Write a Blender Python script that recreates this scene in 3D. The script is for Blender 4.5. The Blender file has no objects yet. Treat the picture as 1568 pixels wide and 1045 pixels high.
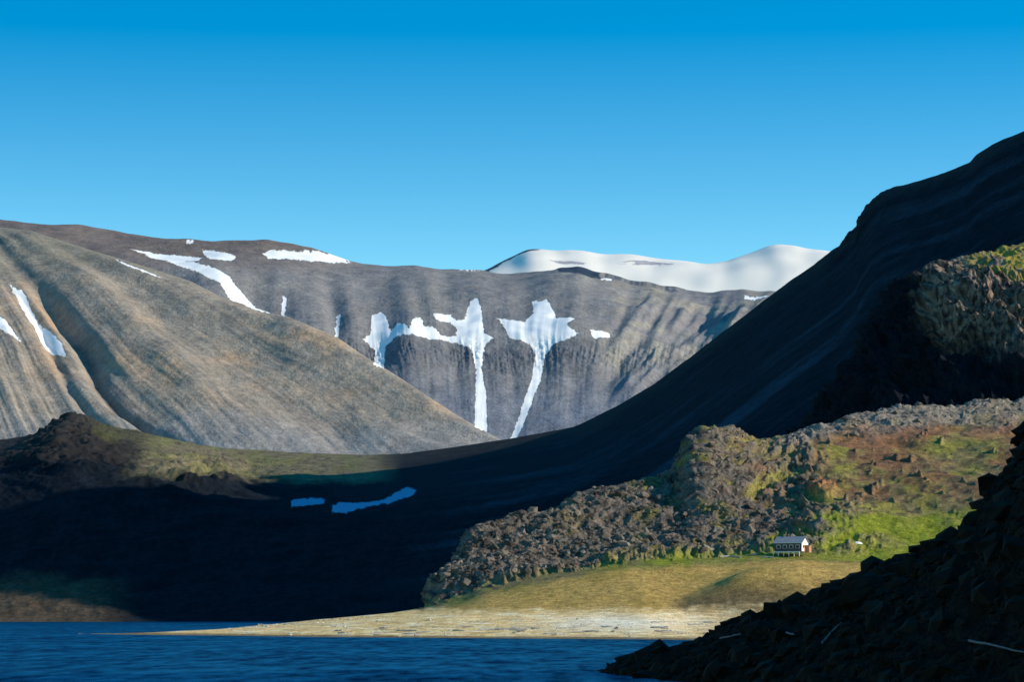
import bpy, math, random
import numpy as np
from mathutils import Vector
random.seed(4); np.random.seed(4)
scene=bpy.context.scene

# ---------- camera mapping: image pixel column / row plus a chosen distance to world point ----------
FL=4446.0; HY=940.0; EYE=6.0
SUN_EL=math.radians(24); SUN_AZ=math.radians(8)   # sun towards +X, a little behind viewpoint
def world(px,py,Y):
    return np.stack([(px-784.0)/FL*Y, Y+0*px, EYE+(HY-py)/FL*Y],-1)

# ---------- noise ----------
_r=np.random.RandomState(11)
_perm=np.concatenate([_r.permutation(256)]*3).astype(np.int32)
_g=_r.normal(size=(256,3)); _g/=np.linalg.norm(_g,axis=1)[:,None];_g=_g.astype(np.float32)
def pn(x,y,z):
    x,y,z=np.broadcast_arrays(np.asarray(x,np.float32),np.asarray(y,np.float32),np.asarray(z,np.float32))
    xi=np.floor(x).astype(np.int32);yi=np.floor(y).astype(np.int32);zi=np.floor(z).astype(np.int32)
    xf=x-xi;yf=y-yi;zf=z-zi
    u=xf*xf*xf*(xf*(xf*6-15)+10);v=yf*yf*yf*(yf*(yf*6-15)+10);w=zf*zf*zf*(zf*(zf*6-15)+10)
    out=np.zeros_like(u)
    for dx in (0,1):
        hx=_perm[(xi+dx)&255]
        for dy in (0,1):
            hy=_perm[hx+((yi+dy)&255)]
            for dz in (0,1):
                g=_g[_perm[hy+((zi+dz)&255)]]
                d=g[...,0]*(xf-dx)+g[...,1]*(yf-dy)+g[...,2]*(zf-dz)
                out+=d*(u if dx else 1-u)*(v if dy else 1-v)*(w if dz else 1-w)
    return out*1.6
def fbm(x,y,z,o=4,g=0.5,ridged=False):
    a=1;s=0;t=0
    for i in range(o):
        n=pn(x*2**i+17*i,y*2**i,z*2**i)
        if ridged: n=1-2*np.abs(n)
        s=s+a*n;t+=a;a*=g
    return s/t
def sst(a,b,x):
    t=np.clip((x-a)/(b-a),0,1);return t*t*(3-2*t)
def mixc(c,c2,m):
    return c*(1-m[...,None])+np.array(c2)*m[...,None]

def inpoly_sdf(px,py,poly):
    poly=np.array(poly,float)
    x0,y0=poly.min(0)-12;x1,y1=poly.max(0)+12
    out=np.full(px.shape,-12.0)
    m=(px>x0)&(px<x1)&(py>y0)&(py<y1)
    X=px[m];Yy=py[m]
    if X.size==0:return out
    d=np.full(X.shape,1e9);ins=np.zeros(X.shape,bool)
    n=len(poly)
    for i in range(n):
        ax,ay=poly[i];bx,by=poly[(i+1)%n]
        ex,ey=bx-ax,by-ay
        t=np.clip(((X-ax)*ex+(Yy-ay)*ey)/(ex*ex+ey*ey+1e-9),0,1)
        d=np.minimum(d,np.hypot(X-ax-t*ex,Yy-ay-t*ey))
        if ay!=by:
            c=((ay>Yy)!=(by>Yy))&(X<(bx-ax)*(Yy-ay)/(by-ay)+ax)
            ins^=c
    out[m]=np.where(ins,d,-d)
    return out
def snow_sdf(px,py,polys):
    jx=fbm(px/6,py/5,11+0*px,3)*3.0;jy=fbm(px/6,py/5,31+0*px,3)*3.0
    s=np.full(px.shape,-12.0)
    for p in polys: s=np.maximum(s,inpoly_sdf(px+jx,py+jy,p))
    return np.clip(s,-12,12)

UG=np.arange(-700,3301,1.0)
def line(pts,sig):
    p=np.array(pts,float)
    y=np.interp(UG,p[:,0],p[:,1])
    if sig>0:
        k=np.exp(-0.5*(np.arange(-3*sig,3*sig+1)/sig)**2);k/=k.sum()
        n=len(k)//2
        y=np.convolve(np.pad(y,n,mode='edge'),k,mode='valid')
    return y
def L(pyp,Yp,sp=12,sY=40):
    return line(pyp,sp),line(Yp,sY)
def LZ(z,Yp,sY=20):            # line of constant height z
    Y=line(Yp,sY);return HY-(z-EYE)/Y*FL,Y

def grid(pxs,lines,rows,back):
    cols=[]
    for py,Y in lines:
        cols.append(world(pxs,np.interp(pxs,UG,py),np.interp(pxs,UG,Y)))
    top=cols[-1]
    for dy,dz in back:
        q=top.copy();q[:,1]+=dy;q[:,0]*= (q[:,1]/top[:,1]);q[:,2]=np.maximum(top[:,2]+dz,-4) if dz>-9000 else -4
        cols.append(q)
    K=len(cols);out=[]
    for k in range(K-1):
        p0=cols[max(k-1,0)];p1=cols[k];p2=cols[k+1];p3=cols[min(k+2,K-1)]
        n=rows[k]
        for i in range(n+(1 if k==K-2 else 0)):
            t=i/n
            m1=(p2-p0)*0.5*0.8;m2=(p3-p1)*0.5*0.8
            l=np.linalg.norm(p2-p1,axis=1)[:,None]+1e-6
            f1=np.minimum(1,l*1.5/(np.linalg.norm(m1,axis=1)[:,None]+1e-6))
            f2=np.minimum(1,l*1.5/(np.linalg.norm(m2,axis=1)[:,None]+1e-6))
            m1=m1*f1;m2=m2*f2
            t2=t*t;t3=t2*t
            out.append((2*t3-3*t2+1)*p1+(t3-2*t2+t)*m1+(-2*t3+3*t2)*p2+(t3-t2)*m2)
    return np.array(out)       # rows, cols, 3
def proj(P):
    Y=np.maximum(P[...,1],1)
    return P[...,0]/Y*FL+784, HY-(P[...,2]-EYE)/Y*FL
def normals(P):
    a=np.gradient(P,axis=1);b=np.gradient(P,axis=0)
    n=np.cross(a,b);n/=np.linalg.norm(n,axis=-1)[...,None]+1e-9
    n[n[...,2]<0]*=-1
    return n
def mesh_grid(name,P,col,snow,mat,smooth=True):
    R,C,_=P.shape
    me=bpy.data.meshes.new(name)
    idx=np.arange(R*C).reshape(R,C)
    f=np.stack([idx[:-1,:-1],idx[:-1,1:],idx[1:,1:],idx[1:,:-1]],-1).reshape(-1,4)
    me.vertices.add(R*C);me.vertices.foreach_set('co',P.reshape(-1).astype(np.float32))
    me.loops.add(f.size);me.loops.foreach_set('vertex_index',f.reshape(-1).astype(np.int32))
    me.polygons.add(len(f));me.polygons.foreach_set('loop_start',np.arange(0,f.size,4,dtype=np.int32))
    me.polygons.foreach_set('loop_total',np.full(len(f),4,dtype=np.int32))
    me.polygons.foreach_set('use_smooth',np.full(len(f),smooth,dtype=bool))
    me.update(calc_edges=True)
    a=me.attributes.new('Col','FLOAT_COLOR','POINT')
    c=np.ones((R*C,4),np.float32);c[:,:3]=np.clip(col.reshape(-1,3),0.004,0.95);a.data.foreach_set('color',c.reshape(-1))
    a=me.attributes.new('snow','FLOAT','POINT');a.data.foreach_set('value',snow.reshape(-1).astype(np.float32))
    ob=bpy.data.objects.new(name,me);scene.collection.objects.link(ob)
    me.materials.append(mat)
    return ob
def columns(a,b,vis0,vis1,step,out=8):
    l=np.arange(a,vis0,out) if a<vis0 else np.array([])
    m=np.arange(max(a,vis0),min(b,vis1),step)
    r=np.arange(vis1,b+1,out) if b>vis1 else np.array([])
    return np.unique(np.concatenate([l,m,r]))

# ---------- materials ----------
def terrain_mat(name,nscale,bump_dist,var=0.35,snowcol=(0.86,0.84,0.83),stretch=(1,1,1),edge=1.6):
    m=bpy.data.materials.new(name);m.use_nodes=True;nt=m.node_tree;N=nt.nodes;Lk=nt.links;N.clear()
    out=N.new('ShaderNodeOutputMaterial');b=N.new('ShaderNodeBsdfPrincipled')
    b.inputs['Roughness'].default_value=0.95;b.inputs['Specular IOR Level'].default_value=0.04
    at=N.new('ShaderNodeAttribute');at.attribute_name='Col'
    sn=N.new('ShaderNodeAttribute');sn.attribute_name='snow'
    tc=N.new('ShaderNodeTexCoord');mp=N.new('ShaderNodeMapping');mp.inputs['Scale'].default_value=stretch
    Lk.new(tc.outputs['Object'],mp.inputs['Vector'])
    n1=N.new('ShaderNodeTexNoise');n1.inputs['Scale'].default_value=nscale;n1.inputs['Detail'].default_value=6;n1.inputs['Roughness'].default_value=0.68
    n2=N.new('ShaderNodeTexNoise');n2.inputs['Scale'].default_value=nscale*4.3;n2.inputs['Detail'].default_value=4;n2.inputs['Roughness'].default_value=0.78
    Lk.new(mp.outputs[0],n1.inputs['Vector']);Lk.new(mp.outputs[0],n2.inputs['Vector'])
    mr=N.new('ShaderNodeMapRange');mr.inputs[1].default_value=0.3;mr.inputs[2].default_value=0.7;mr.inputs[3].default_value=1-var;mr.inputs[4].default_value=1+var
    Lk.new(n1.outputs['Fac'],mr.inputs[0])
    mr2=N.new('ShaderNodeMapRange');mr2.inputs[1].default_value=0.32;mr2.inputs[2].default_value=0.68;mr2.inputs[3].default_value=1-var*1.2;mr2.inputs[4].default_value=1+var*1.2
    Lk.new(n2.outputs['Fac'],mr2.inputs[0])
    mm=N.new('ShaderNodeMath');mm.operation='MULTIPLY';Lk.new(mr.outputs[0],mm.inputs[0]);Lk.new(mr2.outputs[0],mm.inputs[1])
    vm=N.new('ShaderNodeVectorMath');vm.operation='SCALE';Lk.new(at.outputs['Color'],vm.inputs[0]);Lk.new(mm.outputs[0],vm.inputs['Scale'])
    ns=N.new('ShaderNodeMath');ns.operation='MULTIPLY_ADD';ns.inputs[1].default_value=edge*4;ns.inputs[2].default_value=-edge*2
    Lk.new(n2.outputs['Fac'],ns.inputs[0])
    ad=N.new('ShaderNodeMath');ad.operation='ADD';Lk.new(sn.outputs['Fac'],ad.inputs[0]);Lk.new(ns.outputs[0],ad.inputs[1])
    sm=N.new('ShaderNodeMapRange');sm.inputs[1].default_value=-0.5;sm.inputs[2].default_value=0.5;Lk.new(ad.outputs[0],sm.inputs[0])
    mx=N.new('ShaderNodeMix');mx.data_type='RGBA';Lk.new(sm.outputs[0],mx.inputs[0]);Lk.new(vm.outputs[0],mx.inputs[6]);mx.inputs[7].default_value=(*snowcol,1)
    Lk.new(mx.outputs[2],b.inputs['Base Color'])
    bp=N.new('ShaderNodeBump');bp.inputs['Strength'].default_value=0.8;bp.inputs['Distance'].default_value=bump_dist
    ba=N.new('ShaderNodeMath');ba.operation='ADD';Lk.new(n1.outputs['Fac'],ba.inputs[0]);Lk.new(n2.outputs['Fac'],ba.inputs[1])
    inv=N.new('ShaderNodeMath');inv.operation='MULTIPLY_ADD';inv.inputs[1].default_value=-0.85;inv.inputs[2].default_value=1;Lk.new(sm.outputs[0],inv.inputs[0])
    bm=N.new('ShaderNodeMath');bm.operation='MULTIPLY';Lk.new(ba.outputs[0],bm.inputs[0]);Lk.new(inv.outputs[0],bm.inputs[1])
    Lk.new(bm.outputs[0],bp.inputs['Height']);Lk.new(bp.outputs[0],b.inputs['Normal'])
    Lk.new(b.outputs[0],out.inputs[0]);return m
def plain(name,c,rough=0.8,var=0.15,scale=3,metal=0):
    m=bpy.data.materials.new(name);m.use_nodes=True;nt=m.node_tree;N=nt.nodes
    b=N['Principled BSDF'];b.inputs['Roughness'].default_value=rough;b.inputs['Metallic'].default_value=metal;b.inputs['Specular IOR Level'].default_value=.1
    n=N.new('ShaderNodeTexNoise');n.inputs['Scale'].default_value=scale;n.inputs['Detail'].default_value=5
    tc=N.new('ShaderNodeTexCoord');nt.links.new(tc.outputs['Object'],n.inputs['Vector'])
    r=N.new('ShaderNodeValToRGB');r.color_ramp.elements[0].position=.3;r.color_ramp.elements[1].position=.7
    r.color_ramp.elements[0].color=(*[x*(1-var) for x in c],1);r.color_ramp.elements[1].color=(*[min(1,x*(1+var)) for x in c],1)
    nt.links.new(n.outputs['Fac'],r.inputs[0]);nt.links.new(r.outputs[0],b.inputs['Base Color']);return m

# ============================================================ far ice cap
pxs=columns(500,1700,600,1400,1.5)
crest=L([(500,425),(690,419),(720,415),(745,411),(775,398),(810,386.5),(870,386),(950,393),(1030,400),(1080,400),(1115,397),(1150,389),(1185,381.5),(1215,379),(1250,382),(1275,386),(1330,398),(1700,430)],[(0,12500),(3000,12500)],4)
mid=L([(500,440),(745,425),(810,412),(900,410),(1000,420),(1100,420),(1200,412),(1275,410),(1700,440)],[(0,11700),(3000,11700)],10)
bot=L([(500,520),(1700,520)],[(0,10800),(3000,10800)])
P=grid(pxs,[bot,mid,crest],[25,60,8,6],[(600,-50),(3500,-1200)])
px,py=proj(P);nn=normals(P)
P=P+nn*(fbm(P[...,0]/500,P[...,1]/500,P[...,2]/300,2)*22+fbm(px/110,py/60,0*px,2)*30)[...,None]
wob=fbm(px/30,py/5,0*px,4)
dark=np.maximum.reduce([inpoly_sdf(px,py+wob*3,[(690,410),(745,407),(790,386),(835,384),(800,390),(770,402),(748,415),(690,425)]),
   inpoly_sdf(px,py+wob*6,[(835,401),(870,399),(905,403),(880,406),(850,405)])-.6,
   inpoly_sdf(px,py+wob*6,[(935,404),(985,401),(1035,407),(1030,410),(980,406)])-.8])
sn=np.where(dark>-12,-dark*1.2,6.0)
mat=terrain_mat('ice_cap_snow',0.02,3,0.15,snowcol=(0.94,0.84,0.72),edge=1.2)
col=np.zeros(P.shape)+np.array([.45,.41,.42])
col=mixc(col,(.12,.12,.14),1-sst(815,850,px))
mesh_grid('snow_cap_mountain',P,col,sn,mat)

# ============================================================ far mountain (middle)
SNOW=[[(570,470),(585,466),(592,478),(598,500),(608,512),(600,520),(590,525),(588,565),(572,560),(575,530),(556,512),(568,500)],
[(601,503),(608,494),(618,499),(628,509),(632,492),(645,488),(650,499),(668,502),(676,510),(698,507),(700,498),(690,490),(668,491),(663,480),(690,476),(700,485),(712,481),(716,468),(722,456),(732,454),(738,470),(741,505),(756,512),(742,525),(738,560),(745,600),(747,655),(738,661),(727,655),(729,560),(722,530),(700,519),(660,518),(630,518),(603,517)],
[(760,482),(785,487),(805,490),(818,475),(815,457),(838,458),(850,475),(852,487),(882,495),(868,505),(887,515),(868,522),(848,525),(835,540),(828,580),(803,640),(788,671),(780,668),(795,630),(815,575),(820,535),(812,522),(780,512),(775,500)],
[(903,509),(930,509),(937,515),(908,519)],[(516,470),(522,470),(518,508),(512,510)],[(434,446),(440,450),(436,485),(430,482)],
[(402,390),(420,386),(480,388),(520,394),(538,402),(480,401),(410,398)],
[(310,382),(340,385),(362,395),(355,403),(320,400)],
[(200,381),(240,383),(290,388),(312,398),(300,404),(283,402),(330,418),(352,428),(362,441),(424,482),(395,478),(352,460),(340,446),(300,420),(230,393)],
[(175,396),(200,408),(250,430),(235,429),(195,412)],
[(15,437),(35,445),(60,485),(95,518),(103,540),(85,531),(68,520),(42,482)],[(-30,470),(0,488),(15,500),(34,524),(20,517),(-30,490)],
[(285,372),(297,372),(297,376),(285,376)],[(918,434),(950,434),(940,438),(920,438)],[(700,416),(735,416),(735,419),(705,419)],
[(1140,456),(1180,454),(1160,460),(1140,460)]]
skyl=[(-700,300),(-200,325),(0,339),(75,348),(120,350),(200,361),(300,368),(400,373),(480,385),(540,402),(600,408),(638,408),(646,411),(655,413),(700,418),(780,420),(845,415),(858,411),(885,413),(905,421),(960,433),(1040,446),(1130,447),(1210,444),(1400,440),(3300,440)]
pxs=columns(-650,1800,-20,1300,1.1,12)
crest=L(skyl,[(-700,8300),(3300,8300)],2)
sh=L([(-700,360),(0,385),(200,400),(400,415),(540,432),(700,442),(850,445),(1040,478),(1400,480)],[(0,7650),(3300,7650)],20)
ct=L([(-700,480),(0,490),(300,500),(540,500),(850,505),(960,515),(1040,535),(1400,540)],[(0,7250),(3300,7250)],15)
st=L([(-700,570),(850,572),(1400,590)],[(0,7080),(3300,7080)])
bt=L([(-700,730),(3300,730)],[(0,6500),(3300,6500)])
P=grid(pxs,[bt,st,ct,sh,crest],[120,100,90,90,8,6],[(500,-30),(2500,-800)])
px,py=proj(P);nn=normals(P)
below=sst(425,520,py)
warp=fbm(px/90,py/90,3+0*px,2)*9
sx=px+warp+(py-520)*0.12*np.sign(px-780)*sst(0,200,np.abs(px-780))
butt=fbm(sx/75,py/300,0*px,2)
fine=fbm(sx/17,py/120,5+0*px,2)
vf=fbm(sx/6,py/60,9+0*px,2)
cx1=np.interp(py,[455,520,560,660],[728,733,733,738]);cx2=np.interp(py,[455,500,535,580,670],[832,835,825,820,784]);cx0=np.interp(py,[460,560],[582,580])
v=np.exp(-((px-cx1)/30)**2)+np.exp(-((px-cx2)/30)**2)+0.8*np.exp(-((px-cx0)/24)**2)+.7*np.exp(-((px-515)/16)**2)+.7*np.exp(-((px-438)/14)**2)
ledge=np.exp(-((py-542-fbm(px/50,0*px,0*px,2)*10)/22)**2)
disp=butt*26*sst(395,450,py)*(1-.5*sst(560,640,py))+fine*2.2*below*(1-.6*sst(570,640,py))+vf*2.6*ledge+vf*.4*below-v*9*sst(420,480,py)*(1-0.6*sst(540,620,py))
disp+=fbm(P[...,0]/300,P[...,1]/300,P[...,2]/300,4)*24
disp+=fbm(px/11,py/6,0*px,3)*4.0*ledge
rr=sst(900,1000,px)
disp+=rr*(fbm((px+py*.8)/60,(py-px*.4)/160,2+0*px,3)*50)*sst(440,480,py)
P=P+nn*disp[...,None]
n3=fbm(px/90,py/50,0*px,4);n4=fbm(sx/8,py/80,2+0*px,4)
col=np.zeros(P.shape)+np.array([.235,.22,.215])  # distance haze put into the albedo, lighter and greyer rock
col=mixc(col,(.30,.275,.24),sst(0,.5,n3)*.6)
col=mixc(col,(.17,.165,.18),sst(0.0,.45,n4)*.4*below)
col=mixc(col,(.18,.135,.115),(1-sst(385,430,py+n3*14))*(1-sst(500,600,px))*.8)
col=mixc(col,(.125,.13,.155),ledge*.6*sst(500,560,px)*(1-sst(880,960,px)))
col=mixc(col,(.37,.32,.25),sst(-.1,.3,fbm(px/60,py/25,7+0*px,3))*sst(880,980,px)*(1-sst(535,590,py))*.8)
col=mixc(col,(.21,.225,.27),sst(560,640,py)*.65)  # lower slope tinted blue-grey, haze painted into the colour
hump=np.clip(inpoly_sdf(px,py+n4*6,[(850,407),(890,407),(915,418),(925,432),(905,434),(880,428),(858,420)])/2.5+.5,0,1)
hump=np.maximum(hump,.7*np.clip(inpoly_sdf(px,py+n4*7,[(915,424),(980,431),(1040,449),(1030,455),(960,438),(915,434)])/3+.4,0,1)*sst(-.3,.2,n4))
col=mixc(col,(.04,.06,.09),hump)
sn=snow_sdf(px,py,SNOW)
mat=terrain_mat('far_mountain_rock',0.016,5,0.2,edge=1.3,snowcol=(.95,.91,.86))
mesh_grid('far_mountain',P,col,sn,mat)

# ============================================================ left mountain (sunlit spur)
pxs=columns(-650,860,-20,860,1.1,12)
cr=[(-700,290),(-200,332),(0,349),(50,356),(100,372),(160,391),(230,413),(290,432),(340,458),(415,482),(440,487),(470,499),(520,521),(560,548),(620,583),(690,630),(730,654),(770,676),(800,700),(860,735)]
crest=L(cr,[(-700,6800),(0,6500),(300,6100),(500,5750),(800,5300),(3300,5300)],3)
m2=L([(-700,450),(0,470),(200,520),(340,560),(500,600),(620,640),(730,680),(860,745)],[(-700,6000),(0,5850),(400,5600),(800,5220),(3300,5200)],20)
bt=L([(-700,730),(860,760)],[(0,5000),(3300,5100)])
P=grid(pxs,[bt,m2,crest],[190,210,10,6],[(200,-40),(1200,-500)])
px,py=proj(P);nn=normals(P)
ang=np.degrees(np.arctan2(py-230,px+130));rad=np.hypot(py-230,px+130)
wa=fbm(px/200,py/200,0*px,2)*2.2
a=ang+wa
g1=fbm(a/9,rad/420,0*px,2);g2=fbm(a/2.6,rad/220,4+0*px,3);g3=fbm(a/.9,rad/90,8+0*px,3)
disp=g1*22+g2*4.5*sst(400,520,py)+g3*2.0*sst(480,640,py)+fbm(P[...,0]/260,P[...,1]/260,P[...,2]/260,4)*20
rv=np.interp(py,[380,440,520,580,620,665,700],[10,60,130,150,180,245,300])
disp-=26*np.exp(-((px-rv)/17)**2)*sst(400,480,py)
rv2=np.interp(py,[430,480,600,700],[10,55,110,190])
disp-=10*np.exp(-((px-rv2)/9)**2)*sst(440,480,py)
disp*=sst(0,14,py-np.interp(px,UG,crest[0]))*.85+.15
P=P+nn*disp[...,None]
n3=fbm(px/110,py/60,0*px,4);n4=fbm(a/1.3,rad/200,2+0*px,4)
col=np.zeros(P.shape)+np.array([.32,.265,.21])
col=mixc(col,(.52,.33,.195),sst(-.1,.4,n3)*np.exp(-((py-500-px*.12)/75)**2)*.85)
col=mixc(col,(.22,.18,.155),sst(.0,.5,n4)*.55)
col=mixc(col,(.29,.27,.255),sst(620,680,py+n3*25)*.8)
col=mixc(col,(.23,.205,.16),(1-sst(380,440,py+n3*20))*.8)
col=mixc(col,(.10,.085,.085),np.exp(-((px-rv-4)/9)**2)*sst(470,520,py)*.6)
sn=snow_sdf(px,py,SNOW)
mat=terrain_mat('left_mountain_scree',0.018,5,0.22,edge=1.3,snowcol=(.95,.91,.86))
mesh_grid('left_mountain',P,col,sn,mat)

# ============================================================ big shaded mountain + low hill on the far shore
pxs=columns(-650,3000,-20,1590,1.3,12)
crp=[(-700,700),(-300,690),(-100,682),(0,680),(60,681),(80,668),(95,657),(105,650),(120,652),(150,659),(210,664),(260,675),(330,688),(440,695),(560,701),(620,699),(700,688),(780,676),(880,657),(940,627),(1000,592),(1060,547),(1120,501),(1200,440),(1250,405),(1285,378),(1300,362),(1312,350),(1317,335),(1335,308),(1352,296),(1370,288),(1405,279),(1450,265),(1485,250),(1495,238),(1520,222),(1568,202),(1700,130),(1900,40),(2054,-30),(2300,-90),(3300,-190)]
crest=L(crp,[(-700,2900),(100,2900),(330,3200),(560,3400),(700,3350),(880,3120),(1120,2850),(1340,2620),(1568,2450),(2000,2380),(3300,2350)],2)
l3=L([(-700,712),(-100,700),(0,692),(95,668),(150,676),(200,690),(260,704),(330,724),(380,736),(450,724),(560,710),(620,708),(700,699),(780,688),(880,673),(940,648),(1000,618),(1060,578),(1120,535),(1200,480),(1300,410),(1340,365),(1400,340),(1568,270),(1700,185),(1900,90),(2300,-90),(3300,-190)],
     [(-700,2450),(200,2470),(330,2580),(450,2800),(560,3030),(700,3030),(880,2820),(1120,2640),(1340,2470),(1568,2320),(1900,2250),(3300,2230)],6)
l2=L([(-700,780),(0,765),(100,732),(200,742),(330,768),(450,785),(600,772),(700,760),(800,745),(900,720),(1000,690),(1100,640),(1200,580),(1300,520),(1400,450),(1568,390),(1700,250),(1900,40),(2300,-330),(3300,-430)],
     [(-700,2330),(500,2330),(1000,2290),(1568,2160),(1900,2110),(3300,2080)])  # unseen part right of frame raised to cast shadow on the far shore
l1=L([(-700,905),(0,900),(160,882),(300,892),(450,890),(600,876),(700,856),(900,800),(1040,735),(1100,700),(1250,660),(1400,620),(1568,560),(1900,300),(2300,0),(3300,-80)],
     [(-700,2150),(700,2150),(1040,2080),(1400,2000),(1568,1970),(1900,1930),(3300,1900)])
l0=LZ(-3,[(-700,2035),(700,2035),(1000,1900),(1400,1750),(2000,1700),(3300,1700)])
P=grid(pxs,[l0,l1,l2,l3,crest],[50,100,90,90,8,6],[(120,-45),(1200,-600)])
px,py=proj(P);nn=normals(P)
cry=np.interp(px,UG,crest[0]);dpt=py-cry
right=sst(560,760,px)
streak=fbm(dpt/26,px/500,1+0*px,3);streak2=fbm(dpt/7,px/160,6+0*px,3)
X,Yw,Z=P[...,0],P[...,1],P[...,2]
rug=fbm(X/60,Yw/60,Z/40,4,ridged=True);rug2=fbm(X/16,Yw/16,Z/10,3)
hill=(1-sst(420,620,px))
crag=np.exp(-((px-110)/60)**2)*np.exp(-(dpt/40)**2)+np.exp(-((px-300)/70)**2)*np.exp(-((py-735)/25)**2)+.6*np.exp(-((px-130)/70)**2)*np.exp(-((py-715)/12)**2)
disp=rug*(3.0*hill*(0.15+.85*sst(0,30,dpt))+.8)+crag*rug*9+crag*rug2*9+rug2*(1.8*hill)+streak*.4*right+rug2*.35*right
cliff=np.exp(-((px-1318)/40)**2)*np.exp(-(dpt/40)**2)
disp+=rug2*5*cliff
disp+=fbm(px/14,py/30,3+0*px,3)*2*np.exp(-((py-925)/20)**2)*sst(560,620,px)
disp*=sst(-2,8,Z)
P=P+nn*disp[...,None]
n3=fbm(px/70,py/25,0*px,4);n5=fbm(px/14,py/7,2+0*px,3)
col=np.zeros(P.shape)+np.array([.009,.013,.019])  # rock and streak colours below carry a painted blue haze tint
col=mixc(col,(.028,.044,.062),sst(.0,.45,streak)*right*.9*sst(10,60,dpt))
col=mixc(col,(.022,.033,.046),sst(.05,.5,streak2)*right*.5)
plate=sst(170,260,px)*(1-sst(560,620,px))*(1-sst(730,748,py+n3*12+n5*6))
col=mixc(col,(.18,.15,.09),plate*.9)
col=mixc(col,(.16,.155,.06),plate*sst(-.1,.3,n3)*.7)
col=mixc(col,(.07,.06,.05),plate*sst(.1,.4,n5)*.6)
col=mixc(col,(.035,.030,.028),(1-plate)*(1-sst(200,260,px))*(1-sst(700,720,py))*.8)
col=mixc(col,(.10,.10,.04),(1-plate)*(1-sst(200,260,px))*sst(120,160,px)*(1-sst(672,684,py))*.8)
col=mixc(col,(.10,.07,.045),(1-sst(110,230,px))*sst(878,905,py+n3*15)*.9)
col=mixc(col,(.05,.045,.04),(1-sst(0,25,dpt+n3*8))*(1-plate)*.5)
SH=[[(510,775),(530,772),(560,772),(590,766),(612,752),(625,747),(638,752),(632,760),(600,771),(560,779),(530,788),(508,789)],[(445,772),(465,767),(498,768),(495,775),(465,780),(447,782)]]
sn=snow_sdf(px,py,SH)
mat=terrain_mat('shaded_mountain_scree',0.05,1.2,0.35,snowcol=(.20,.36,.52),edge=2.0)  # snow colour darkened and blued, shade painted into the patches
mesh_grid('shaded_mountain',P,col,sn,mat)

# ============================================================ rocky spur catching the sun
pxs=columns(1240,2600,1240,1590,0.8,10)
crest=L([(1200,720),(1270,660),(1300,625),(1330,560),(1370,515),(1400,460),(1415,430),(1440,412),(1480,402),(1520,400),(1568,385),(1700,350),(1900,325),(2300,300),(3300,300)],[(1200,1800),(1450,1850),(1568,1880),(3300,1850)],2)
mm_=L([(1200,740),(1300,660),(1400,560),(1440,480),(1480,455),(1568,440),(1700,420),(2300,380)],[(1200,1780),(1568,1780),(3300,1750)],10)
m1_=L([(1200,760),(1300,690),(1400,620),(1470,570),(1568,530),(1700,500),(2300,450)],[(1200,1755),(1568,1740),(3300,1700)],10)
b1=L([(1200,800),(3300,800)],[(1200,1640),(3300,1600)])
P=grid(pxs,[b1,m1_,mm_,crest],[50,150,120,8,6],[(40,-8),(300,-260)])
px,py=proj(P);nn=normals(P);X,Yw,Z=P[...,0],P[...,1],P[...,2]
r1=fbm(X/42+Z/80,Yw/45,Z/70,4,ridged=True);r2=fbm(X/9+Z/30,Yw/16,Z/12,4,ridged=True)
face=sst(418,450,py)
P=P+nn*(r1*(7+12*face)+r2*(1.5+6*face))[...,None]
n3=fbm(px/40,py/20,0*px,4);n5=fbm(px/7,py/6,4+0*px,3)
col=mixc(np.zeros(P.shape)+np.array([.30,.215,.16]),(.055,.044,.040),sst(-.2,.35,n5+r2*.3-.1))
col=mixc(col,(.36,.28,.05),sst(-.3,.1,n3+n5*.3)*(1-sst(425,448,py-(px-1500)*.1))*sst(1460,1510,px)*.9)
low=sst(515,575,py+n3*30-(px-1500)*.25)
col=mixc(col,(.012,.015,.020),np.clip(low+(1-sst(1405,1450,px+n3*20)),0,1))  # shade on the lower and left faces painted as near-black albedo
mat=terrain_mat('spur_rock',0.15,1.5,0.4)
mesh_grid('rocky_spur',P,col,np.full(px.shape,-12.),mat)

# ============================================================ near hill with meadow, terrace and beach spit
pxs=columns(120,2800,120,1590,1.0,12)
shore_py=[(100,971),(180,972.5),(250,973.5),(330,974),(500,976.5),(700,978),(985,980),(1300,984),(1568,990),(3300,1000)]
shp=line(shore_py,5)
Ys=26676/(shp-HY)
lA=(HY-(-2.5-EYE)/(Ys-30)*FL,Ys-30)
lA1=(HY-(0.0-EYE)/Ys*FL,Ys)
lB=L([(100,972),(160,971.3),(180,971),(250,969.5),(330,966.5),(400,963),(500,957),(600,949),(655,944),(700,940),(800,937),(900,937),(985,938),(1050,950),(1100,954),(1300,955),(1568,950),(3300,940)],[(100,846),(180,838),(330,815),(500,800),(700,790),(985,775),(1300,760),(1568,745),(3300,740)],6,20)
lC=L([(100,973.5),(180,971.5),(250,968.6),(330,965),(400,960),(500,951),(600,941),(655,935),(700,925),(740,908),(850,888),(950,873),(1100,862),(1216,856),(1300,862),(1400,864),(1568,850),(3300,830)],[(100,860),(180,850),(400,845),(655,850),(900,860),(1216,880),(1568,890),(3300,900)],8,20)
lD=L([(100,975),(180,972.5),(250,969),(330,965.3),(400,959.5),(500,949.5),(600,940),(655,931),(700,905),(740,885),(850,868),(950,855),(1050,845),(1150,835),(1216,822),(1260,795),(1350,778),(1450,760),(1568,735),(1800,715),(3300,690)],[(100,880),(180,868),(400,870),(655,870),(740,885),(900,900),(1216,925),(1350,950),(1568,980),(3300,1050)],6,20)
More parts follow.
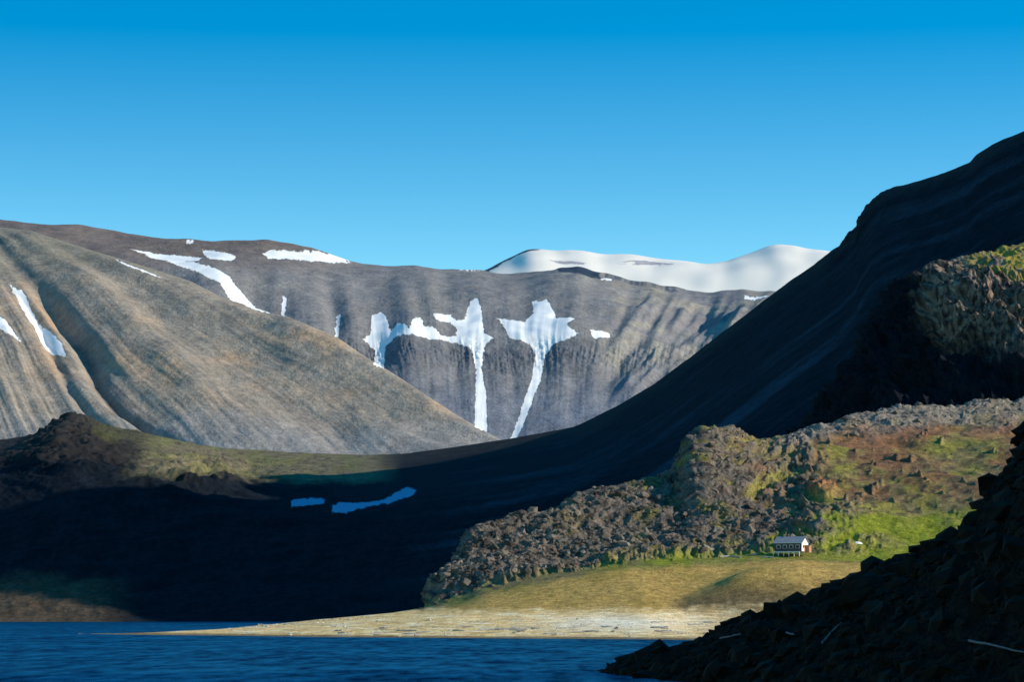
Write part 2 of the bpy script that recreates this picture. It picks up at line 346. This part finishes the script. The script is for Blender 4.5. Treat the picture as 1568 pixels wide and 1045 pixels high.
lE=L([(100,978),(180,974),(250,970),(330,966),(400,960),(500,950),(600,941),(650,932),(665,905),(690,868),(720,832),(745,815),(800,800),(870,775),(930,764),(985,754),(1035,738),(1050,712),(1062,686),(1078,671),(1110,669),(1170,679),(1215,671),(1260,656),(1340,641),(1430,627),(1500,624),(1568,626),(1700,620),(2000,600),(2600,580),(3300,570)],[(100,900),(180,890),(400,890),(655,890),(740,940),(870,975),(985,1000),(1060,1030),(1170,1080),(1260,1120),(1430,1200),(1568,1260),(2000,1350),(3300,1450)],2,15)
P=grid(pxs,[lA,lA1,lB,lC,lD,lE],[6,50,100,70,240,8,6],[(25,-4),(260,-9999)])
px,py=proj(P);nn=normals(P);X,Yw,Z=P[...,0],P[...,1],P[...,2]
n3=fbm(px/60,py/25,0*px,4);n5=fbm(px/16,py/8,3+0*px,3);n6=fbm(px/140,py/50,8+0*px,3);n7=fbm(px/6,py/3,13+0*px,3)
rockL=(1-sst(-60,110,(px-(1120+(py-660)*.75))+n3*170+n5*90))*sst(0,10,(np.interp(px,UG,lC[0])-6-py)+n5*8)
top=(1-sst(14,40,py-np.interp(px,UG,lE[0])+n3*24))*sst(1150,1250,px)
out1=np.exp(-(((px-1262)/26)**2+((py-755)/13)**2))
sp=sst(.28,.5,fbm(px/26,py/10,21+0*px,3))*sst(1180,1240,px)*(1-sst(770,800,py))
rock=np.clip(rockL+top*.8+sst(.35,.7,out1+n5*.2)*.7+sp*.7,0,1)
rug=fbm(X/26,Yw/30,Z/18,4,ridged=True);rug2=fbm(X/5,Yw/7,Z/4,3,ridged=True)
gl=fbm(X/50,Yw/60,Z/50,4)
hi=sst(10,28,Z)
disp=rock*(rug*3.3+rug2*1.3)+gl*4.0*hi+fbm(X/14,Yw/22,Z/12,4,ridged=True)*1.1*hi*sst(0,40,850-py)+fbm(X/9,Yw/14,Z/9,3)*.3*sst(3,10,Z)
disp+=out1*1.0
md=sst(985,1085,px-(py-950)*-1.0*1.6)*(1-sst(1330,1430,px))*np.exp(-((py-903)/24)**2)
disp+=md*6
disp*=sst(180,500,px)*.9+.1
hp=np.exp(-((px-1216)/42)**2-((py-853)/10)**2)
disp*=(1-hp)
disp+=fbm(X/14,Yw/10,0*X,3)*.18*(1-sst(3,6,Z))
P=P+nn*disp[...,None]
col=np.zeros(P.shape)+np.array([.24,.18,.075])
col=mixc(col,(.28,.24,.045),sst(-.15,.3,n3)*.8)
col=mixc(col,(.25,.11,.06),sst(-0.25,.15,n6+n5*.3)*sst(1180,1300,px)*(1-sst(740,790,py))*.85)
col=mixc(col,(.08,.06,.045),sst(.0,.35,n5)*.65)
green=np.clip(inpoly_sdf(px,py+n5*7+n3*5,[(930,874),(1000,862),(1100,845),(1200,825),(1260,800),(1350,795),(1450,785),(1568,765),(1620,760),(1620,835),(1500,850),(1400,866),(1300,862),(1200,858),(1080,864),(1000,874)])/9+.5,0,1)
col=mixc(col,(.22,.24,.022),green*(.5+.4*sst(-.3,.2,n3)))
terr=sst(0,8,py-np.interp(px,UG,lC[0])+n5*4)
col=mixc(col,(.52,.32,.09),terr*.9)
col=mixc(col,(.32,.21,.05),terr*sst(0,.35,n3)*.6)
col=mixc(col,(.20,.14,.05),terr*sst(.1,.4,n7)*.5)
col=mixc(col,(.12,.085,.045),terr*sst(1010,1060,px)*sst(905,930,py+n5*6-(px-1100)*.02)*.9)  # shadowed lower face of the mound painted darker
rc=mixc(np.zeros(P.shape)+np.array([.16,.125,.095]),(.05,.041,.036),sst(-.15,.35,n5+n7*.3))
rc=mixc(rc,(.23,.185,.045),sst(.04,.35,n3+n5*.35)*.65*sst(780,1000,px))
rc=mixc(rc,(.24,.12,.07),sst(.05,.35,fbm(px/50,py/30,41+0*px,3))*sst(1080,1180,px)*.6)
rc=mixc(rc,(.26,.235,.205),top*.6)
rc=mixc(rc,(.45,.18,.08),np.exp(-(((px-1258)/26)**2+((py-757)/13)**2))*.9)
col=col*(1-rock[...,None])+rc*rock[...,None]
beach=(1-sst(5.2,8.2,Z+n5*1.6))*np.clip(1-sst(1040,1130,px)*.5,0,1)
col=mixc(col,(.84,.55,.23),beach)
strip=sst(-.05,.3,fbm(px/50,py/2.2,4+0*px,3))
col=mixc(col,(.95,.77,.46),beach*strip*.85)
col=mixc(col,(.38,.24,.09),beach*sst(.1,.4,fbm(px/70,py/1.6,9+0*px,3))*.7)
col=mixc(col,(.95,.86,.68),np.exp(-((px-950)/110)**2-((Z-3.6)/1.8)**2)*.7)
col=mixc(col,(.14,.10,.055),(1-sst(.2,.7,Z))*.85)
mat=terrain_mat('tundra_ground',0.35,.4,0.45)
mesh_grid('near_hill',P,col,np.full(px.shape,-12.),mat)
nearP,nearpx,nearpy,nearrock,nearcol=P,px,py,rock,col
def ground_at(qx,qy):
    d=(nearpx-qx)**2+(nearpy-qy)**2
    i=np.unravel_index(np.argmin(d),d.shape);return nearP[i]

# ============================================================ foreground slope
pxs=columns(880,2600,880,1600,1.2,10)
gc=[(700,1085),(880,1060),(925,1040),(960,1026),(1000,1010),(1050,998),(1100,988),(1115,968),(1140,959),(1200,951),(1240,928),(1300,903),(1350,881),(1400,863),(1450,842),(1480,823),(1503,812),(1512,782),(1530,752),(1550,725),(1568,697),(1620,600),(1700,470),(1900,80),(2400,-300),(3300,-500)]  # unseen right end raised to shade this slope
g0=LZ(-2,[(700,300),(880,292),(1000,255),(1100,232),(1300,195),(1568,165),(2400,120),(3300,100)])
gm=L([(700,1085),(880,1062),(1000,1034),(1100,1014),(1200,990),(1300,965),(1400,935),(1500,900),(1568,850),(1700,640),(1900,300),(2400,-100),(3300,-200)],[(700,305),(880,298),(1000,275),(1100,258),(1300,230),(1568,205),(3300,150)],6)
ge=L(gc,[(700,310),(880,306),(1000,292),(1100,285),(1300,268),(1568,255),(2400,240),(3300,230)],2)
P=grid(pxs,[g0,gm,ge],[100,140,8,6],[(15,-1.5),(90,-9999)])
px,py=proj(P);nn=normals(P);X,Yw,Z=P[...,0],P[...,1],P[...,2]
disp=fbm(X/7,Yw/8,Z/6,4,ridged=True)*.9+fbm(X/1.6,Yw/2,Z/1.5,4,ridged=True)*.35
P=P+nn*disp[...,None]
n3=fbm(px/40,py/30,0*px,4)
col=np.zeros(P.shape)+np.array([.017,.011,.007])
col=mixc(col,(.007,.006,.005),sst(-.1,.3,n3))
mat=terrain_mat('foreground_rock',1.2,.12,0.5)
mesh_grid('foreground_hillside',P,col,np.full(px.shape,-12.),mat)
fgP,fgpx,fgpy=P,px,py

# ============================================================ boulders
def ico(sub):
    import bmesh
    bm=bmesh.new();bmesh.ops.create_icosphere(bm,subdivisions=sub,radius=1)
    v=np.array([x.co[:] for x in bm.verts]);f=np.array([[y.index for y in x.verts] for x in bm.faces]);bm.free();return v,f
def rocks(name,pos,size,mat,seed=1,squash=(.5,.9)):
    rs=np.random.RandomState(seed);v,f=ico(1);n=len(pos)
    V=np.zeros((n,len(v),3))
    for k in range(n):
        w=v*(1+rs.uniform(-.3,.3,(len(v),1)))
        w=w*np.array([rs.uniform(.7,1.4),rs.uniform(.7,1.3),rs.uniform(*squash)])
        a=rs.uniform(0,6.28);t=rs.uniform(-.5,.5)
        R=np.array([[math.cos(a),-math.sin(a),0],[math.sin(a),math.cos(a),0],[0,0,1]])@np.array([[math.cos(t),0,math.sin(t)],[0,1,0],[-math.sin(t),0,math.cos(t)]])
        V[k]=(w@R.T)*size[k]+pos[k]
    Fc=(f[None]+(np.arange(n)*len(v))[:,None,None]).reshape(-1,3)
    me=bpy.data.meshes.new(name);me.from_pydata(V.reshape(-1,3).tolist(),[],Fc.tolist());me.update()
    me.materials.append(mat);ob=bpy.data.objects.new(name,me);scene.collection.objects.link(ob);return ob
rockm=plain('boulder_stone',(.155,.122,.092),.95,.7,.12)
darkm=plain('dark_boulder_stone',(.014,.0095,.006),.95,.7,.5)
rs=np.random.RandomState(5)
w=(nearrock>.5)&(nearpx<1600)&(nearP[...,1]<1300)&(nearpy<900)
ii=np.argwhere(w);sel=ii[rs.choice(len(ii),5000,replace=False)]
sel=[s for s in sel if (nearpx[tuple(s)]<1150 or rs.uniform()<.4)]
pos=np.array([nearP[tuple(s)] for s in sel]);size=np.minimum(.25+rs.pareto(2.6,len(pos))*.36,1.9)
rocks('boulder_field',pos,size,rockm,2)
w=(fgpx<1620)&(fgP[...,2]>-.3);ii=np.argwhere(w);sel=ii[rs.choice(len(ii),3200,replace=False)]
pos=np.array([fgP[tuple(s)] for s in sel]);size=np.minimum(.16+rs.pareto(2.1,len(pos))*.22,1.5)
rocks('shore_rocks',pos,size,darkm,3)
w=(nearP[...,2]>.2)&(nearP[...,2]<5)&(nearpy>938)&(nearpx>350)&(nearpx<1110)&(nearP[...,1]<860)
ii=np.argwhere(w);sel=ii[rs.choice(len(ii),700,replace=False)]
pos=np.array([nearP[tuple(s)] for s in sel]);size=np.minimum(.12+rs.pareto(2.4,len(pos))*.12,.7)
rocks('beach_cobbles',pos,size,plain('beach_stone',(.50,.41,.29),.9,.6,.2),7)

# ============================================================ water
def water():
    m=bpy.data.materials.new('sea_water');m.use_nodes=True;nt=m.node_tree;N=nt.nodes;Lk=nt.links;N.clear()
    out=N.new('ShaderNodeOutputMaterial');gl=N.new('ShaderNodeBsdfGlossy');df=N.new('ShaderNodeBsdfDiffuse');mx=N.new('ShaderNodeMixShader')
    gl.inputs['Roughness'].default_value=.22;gl.inputs['Color'].default_value=(.10,.56,.78,1)
    tc=N.new('ShaderNodeTexCoord')
    hs=[]
    for sx,sy,det,wt in ((.34,.055,6,.5),(.05,.012,3,.6),(1.3,.3,3,.15)):
        mp=N.new('ShaderNodeMapping');mp.inputs['Scale'].default_value=(sx,sy,1);Lk.new(tc.outputs['Object'],mp.inputs[0])
        n=N.new('ShaderNodeTexNoise');n.inputs['Scale'].default_value=1;n.inputs['Detail'].default_value=det;n.inputs['Roughness'].default_value=.7
        Lk.new(mp.outputs[0],n.inputs['Vector'])
        mu=N.new('ShaderNodeMath');mu.operation='MULTIPLY';mu.inputs[1].default_value=wt;Lk.new(n.outputs['Fac'],mu.inputs[0]);hs.append((mu,n))
    a=N.new('ShaderNodeMath');a.operation='ADD';Lk.new(hs[0][0].outputs[0],a.inputs[0]);Lk.new(hs[1][0].outputs[0],a.inputs[1])
    a2=N.new('ShaderNodeMath');a2.operation='ADD';Lk.new(a.outputs[0],a2.inputs[0]);Lk.new(hs[2][0].outputs[0],a2.inputs[1])
    bp=N.new('ShaderNodeBump');bp.inputs['Strength'].default_value=1;bp.inputs['Distance'].default_value=4
    Lk.new(a2.outputs[0],bp.inputs['Height']);Lk.new(bp.outputs[0],gl.inputs['Normal'])
    av=N.new('ShaderNodeMath');av.operation='MULTIPLY_ADD';av.inputs[1].default_value=.65;Lk.new(hs[0][1].outputs['Fac'],av.inputs[0])
    h2=N.new('ShaderNodeMath');h2.operation='MULTIPLY';h2.inputs[1].default_value=.35;Lk.new(hs[1][1].outputs['Fac'],h2.inputs[0]);Lk.new(h2.outputs[0],av.inputs[2])
    r=N.new('ShaderNodeValToRGB');r.color_ramp.elements[0].position=.42;r.color_ramp.elements[1].position=.58
    r.color_ramp.elements[0].color=(.001,.012,.05,1);r.color_ramp.elements[1].color=(.002,.05,.10,1)
    Lk.new(av.outputs[0],r.inputs[0]);Lk.new(r.outputs[0],df.inputs['Color'])
    sp=N.new('ShaderNodeMapRange');sp.inputs[1].default_value=.40;sp.inputs[2].default_value=.62;sp.inputs[3].default_value=.08;sp.inputs[4].default_value=.62
    Lk.new(av.outputs[0],sp.inputs[0]);Lk.new(sp.outputs[0],mx.inputs[0])
    Lk.new(df.outputs[0],mx.inputs[1]);Lk.new(gl.outputs[0],mx.inputs[2]);Lk.new(mx.outputs[0],out.inputs[0])
    return m
me=bpy.data.meshes.new('sea_water');me.from_pydata([(-15000,-600,0),(15000,-600,0),(15000,30000,0),(-15000,30000,0)],[],[(0,1,2,3)])
me.materials.append(water());scene.collection.objects.link(bpy.data.objects.new('sea_water',me))
me=bpy.data.meshes.new('seabed_ground');me.from_pydata([(-15000,-600,-6),(15000,-600,-6),(15000,30000,-6),(-15000,30000,-6)],[],[(0,1,2,3)])
me.materials.append(plain('seabed_gravel',(.1,.09,.07)));scene.collection.objects.link(bpy.data.objects.new('ground',me))

# ============================================================ cabin
def box(name,parent,c,s,mat,rot=None):
    x,y,z=[q/2 for q in s]
    v=[(a*x,b*y,d*z) for a in(-1,1) for b in(-1,1) for d in(-1,1)]
    f=[(0,1,3,2),(4,6,7,5),(0,4,5,1),(2,3,7,6),(0,2,6,4),(1,5,7,3)]
    me=bpy.data.meshes.new(name);me.from_pydata(v,[],f);me.materials.append(mat)
    o=bpy.data.objects.new(name,me);scene.collection.objects.link(o);o.location=c
    if rot:o.rotation_euler=rot
    o.parent=parent;return o
def pmesh(name,parent,v,f,mat):
    me=bpy.data.meshes.new(name);me.from_pydata(v,[],f);me.materials.append(mat)
    o=bpy.data.objects.new(name,me);scene.collection.objects.link(o);o.parent=parent;return o
wood=plain('weathered_boards',(.10,.09,.085),.85,.3,2);white=plain('white_paint',(.80,.77,.71),.6,.08)
roofm=plain('grey_roof_felt',(.27,.26,.28),.7,.2,1);glass=plain('window_glass',(.02,.025,.03),.1,.1)
orange=plain('ochre_boards',(.50,.24,.13),.8,.2,2)
base=ground_at(1212,851)
hut=bpy.data.objects.new('wooden_cabin',None);scene.collection.objects.link(hut);hut.location=(base[0],base[1],base[2]+.1);hut.rotation_euler=(0,0,math.radians(-26))
W,D,Hh=8.6,5.8,2.8;zb=1.0
box('walls',hut,(0,0,zb+Hh/2),(W,D,Hh),wood)
for sx in(-1,1):
    x=sx*(W/2-.01)
    pmesh('gable',hut,[(x,-D/2,zb+Hh),(x,D/2,zb+Hh),(x,0,zb+Hh+1.7),(x-.2*sx,-D/2,zb+Hh),(x-.2*sx,D/2,zb+Hh),(x-.2*sx,0,zb+Hh+1.7)],[(0,1,2),(3,5,4),(0,3,4,1),(1,4,5,2),(2,5,3,0)],white if sx>0 else wood)
for sy in(-1,1):
    ln=math.hypot(D/2+.4,1.7*(D/2+.4)/(D/2));an=math.atan2(1.7,D/2)
    box('roof_slope',hut,(0,sy*(D/4+.12),zb+Hh+.85+.02),(W+.8,ln,.14),roofm,(-sy*an,0,0))
box('end_cladding',hut,(W/2+.04,.0,zb+Hh/2),(.06,D-.1,Hh-.1),white)
box('end_annex',hut,(W/2+.7,1.3,zb+.75),(1.2,2.0,2.1),orange)
box('annex_roof',hut,(W/2+.75,1.3,zb+1.9),(1.5,2.4,.12),roofm)
for x in(-3.1,-1.05,1.0,3.05):
    box('window_frame',hut,(x,-D/2-.03,zb+1.45),(1.3,.06,1.15),white);box('window_pane',hut,(x,-D/2-.075,zb+1.45),(1.05,.04,.85),glass)
box('end_window',hut,(W/2+.1,-1.3,zb+1.5),(.05,.8,.8),glass)
box('end_door',hut,(W/2+.1,-.3,zb+1.0),(.05,.9,2.0),orange)
box('eaves_board',hut,(0,-D/2-.42,zb+Hh-.18),(W+.8,.05,.2),white)
box('skirt_board',hut,(0,-D/2-1.82,zb-.15),(W,.05,.3),white)
box('deck',hut,(0,-D/2-.9,zb-.08),(W,1.7,.14),wood);box('deck_rail',hut,(0,-D/2-1.7,zb+.9),(W,.05,.07),wood)
for x in np.linspace(-W/2+.1,W/2-.1,6):
    box('stilt',hut,(x,-D/2-1.65,zb/2-.3),(.2,.2,zb+.5),white);box('stilt',hut,(x,-D/2+.1,zb/2-.3),(.2,.2,zb+.5),wood)
    box('rail_post',hut,(x,-D/2-1.7,zb+.42),(.07,.07,.85),wood)
box('chimney',hut,(-1.4,.4,zb+Hh+1.8),(.5,.5,1.1),wood);box('chimney_cap',hut,(-1.4,.4,zb+Hh+2.4),(.65,.65,.1),roofm)
def boat(qx,qy,l=6):
    b=ground_at(qx,qy);V=[];Fc=[]
    n=12
    for i in range(n+1):
        t=i/n*2-1;wd=.95*(1-abs(t)**2.4)+.03;h=.75*(1-abs(t)**3)*.9+.1
        for k in range(7):
            a=math.pi*k/6;V.append((t*l/2,-math.cos(a)*wd,math.sin(a)*h))
    for i in range(n):
        for k in range(6):Fc.append((i*7+k,i*7+k+1,(i+1)*7+k+1,(i+1)*7+k))
    o=bpy.data.objects.new('upturned_boat',None);scene.collection.objects.link(o);o.location=(b[0],b[1],b[2]+.1);o.rotation_euler=(0,0,.15)
    pmesh('hull',o,V,Fc,white);box('keel',o,(0,0,.8),(l*.8,.08,.12),wood)
    return o
boat(1312,838,3.6)
def log(name,a,b,r,mat,parent=None):
    a=Vector(a);b=Vector(b);d=b-a;n=8;V=[];Fc=[];q=d.to_track_quat('Z','Y')
    S=7
    for i in range(S):
        t=i/(S-1);rr=r*(1-.45*t)*(1+random.uniform(-.1,.1))
        off=Vector((random.uniform(-1,1),random.uniform(-1,1),0))*r*.35
        for k in range(n):
            an=2*math.pi*k/n;V.append((a+d*t+q@(Vector((math.cos(an)*rr,math.sin(an)*rr,0))+off))[:])
    for i in range(S-1):
        for k in range(n):Fc.append((i*n+k,i*n+(k+1)%n,(i+1)*n+(k+1)%n,(i+1)*n+k))
    Fc.append(tuple(range(n))[::-1]);Fc.append(tuple((S-1)*n+k for k in range(n)))
    me=bpy.data.meshes.new(name);me.from_pydata(V,[],Fc);me.materials.append(mat)
    o=bpy.data.objects.new(name,me);scene.collection.objects.link(o)
    if parent:o.parent=parent
    return o
drift=plain('bleached_driftwood',(.42,.38,.33),.85,.25,3);drift2=plain('dark_driftwood',(.16,.15,.14),.85,.25,3)  # second driftwood colour is a darker grey
for (x1,y1,x2,y2) in ((1078,851,1092,850),(1102,857,1116,856),(1118,856,1134,857),(1150,853,1160,853),(1168,856,1185,857)):
    a=ground_at(x1,y1);b=ground_at(x2,y2);log('timber_log',(a[0],a[1],a[2]+.25),(b[0],b[1],b[2]+.25),.3,drift)
def fg_at(qx,qy):
    d=(fgpx-qx)**2+(fgpy-qy)**2;return fgP[np.unravel_index(np.argmin(d),d.shape)]
for (x1,y1,x2,y2,r,m) in ((1495,1006,1585,1026,.09,drift2),(1265,1003,1295,975,.10,drift2),(1205,985,1222,992,.1,drift2),(1110,996,1140,992,.09,drift2)):
    a=fg_at(x1,y1);b=fg_at(x2,y2);log('driftwood_log',(a[0],a[1],a[2]+.5),(b[0],b[1],b[2]+.5),r,m)
pr=bpy.data.objects.new('beach_driftwood',None);scene.collection.objects.link(pr)
for i in range(60):
    x=random.uniform(380,1090);a=ground_at(x,random.uniform(955,975));l=random.uniform(1.5,5);an=random.uniform(-.5,.5)
    log('log',(a[0],a[1],a[2]+.2),(a[0]+l*math.cos(an),a[1]+l*math.sin(an),a[2]+.25),random.uniform(.12,.28),drift,pr)

# ============================================================ light, sky, camera
s=Vector((math.cos(SUN_AZ)*math.cos(SUN_EL),-math.sin(SUN_AZ)*math.cos(SUN_EL),math.sin(SUN_EL)))
sl=bpy.data.lights.new('sun','SUN');sl.energy=5;sl.angle=math.radians(.5);sl.color=(1,.92,.78)
so=bpy.data.objects.new('sun',sl);scene.collection.objects.link(so);so.rotation_euler=(-s).to_track_quat('-Z','Y').to_euler()
wd=bpy.data.worlds.new('World');scene.world=wd;wd.use_nodes=True;nt=wd.node_tree;N=nt.nodes;Lk=nt.links
bg=N['Background'];bg.inputs[1].default_value=.15
sk=N.new('ShaderNodeTexSky');sk.sky_type='NISHITA';sk.sun_disc=False;sk.sun_elevation=SUN_EL;sk.sun_rotation=math.radians(98);sk.altitude=0;sk.air_density=1.3;sk.dust_density=0.0;sk.ozone_density=2.0
hs=N.new('ShaderNodeHueSaturation');hs.inputs['Value'].default_value=1.55
tint=N.new('ShaderNodeMix');tint.data_type='RGBA';tint.blend_type='MULTIPLY';tint.inputs[0].default_value=1;tint.inputs[7].default_value=(.9,1.24,1.08,1)
tc=N.new('ShaderNodeTexCoord');mp=N.new('ShaderNodeMapping');mp.inputs['Scale'].default_value=(1,1,3.6);mp.inputs['Location'].default_value=(0,0,-.11)
sxyz=N.new('ShaderNodeSeparateXYZ');Lk.new(tc.outputs['Generated'],sxyz.inputs[0])
sr=N.new('ShaderNodeMapRange');sr.inputs[1].default_value=.09;sr.inputs[2].default_value=.21;sr.inputs[3].default_value=1.22;sr.inputs[4].default_value=1.6
Lk.new(sxyz.outputs['Z'],sr.inputs[0]);Lk.new(sr.outputs[0],hs.inputs['Saturation'])
Lk.new(tc.outputs['Generated'],mp.inputs[0]);Lk.new(mp.outputs[0],sk.inputs[0])
Lk.new(sk.outputs[0],hs.inputs['Color']);Lk.new(hs.outputs[0],tint.inputs[6]);Lk.new(tint.outputs[2],bg.inputs[0])
cd=bpy.data.cameras.new('camera');co=bpy.data.objects.new('camera',cd);scene.collection.objects.link(co)
co.location=(0,0,EYE);co.rotation_euler=(math.radians(90),0,0);cd.sensor_width=36;cd.lens=36*FL/1568
cd.shift_y=(HY-522.5)/1568;cd.clip_start=1;cd.clip_end=60000
scene.camera=co
scene.view_settings.view_transform='Standard';scene.view_settings.look='None';scene.view_settings.exposure=0
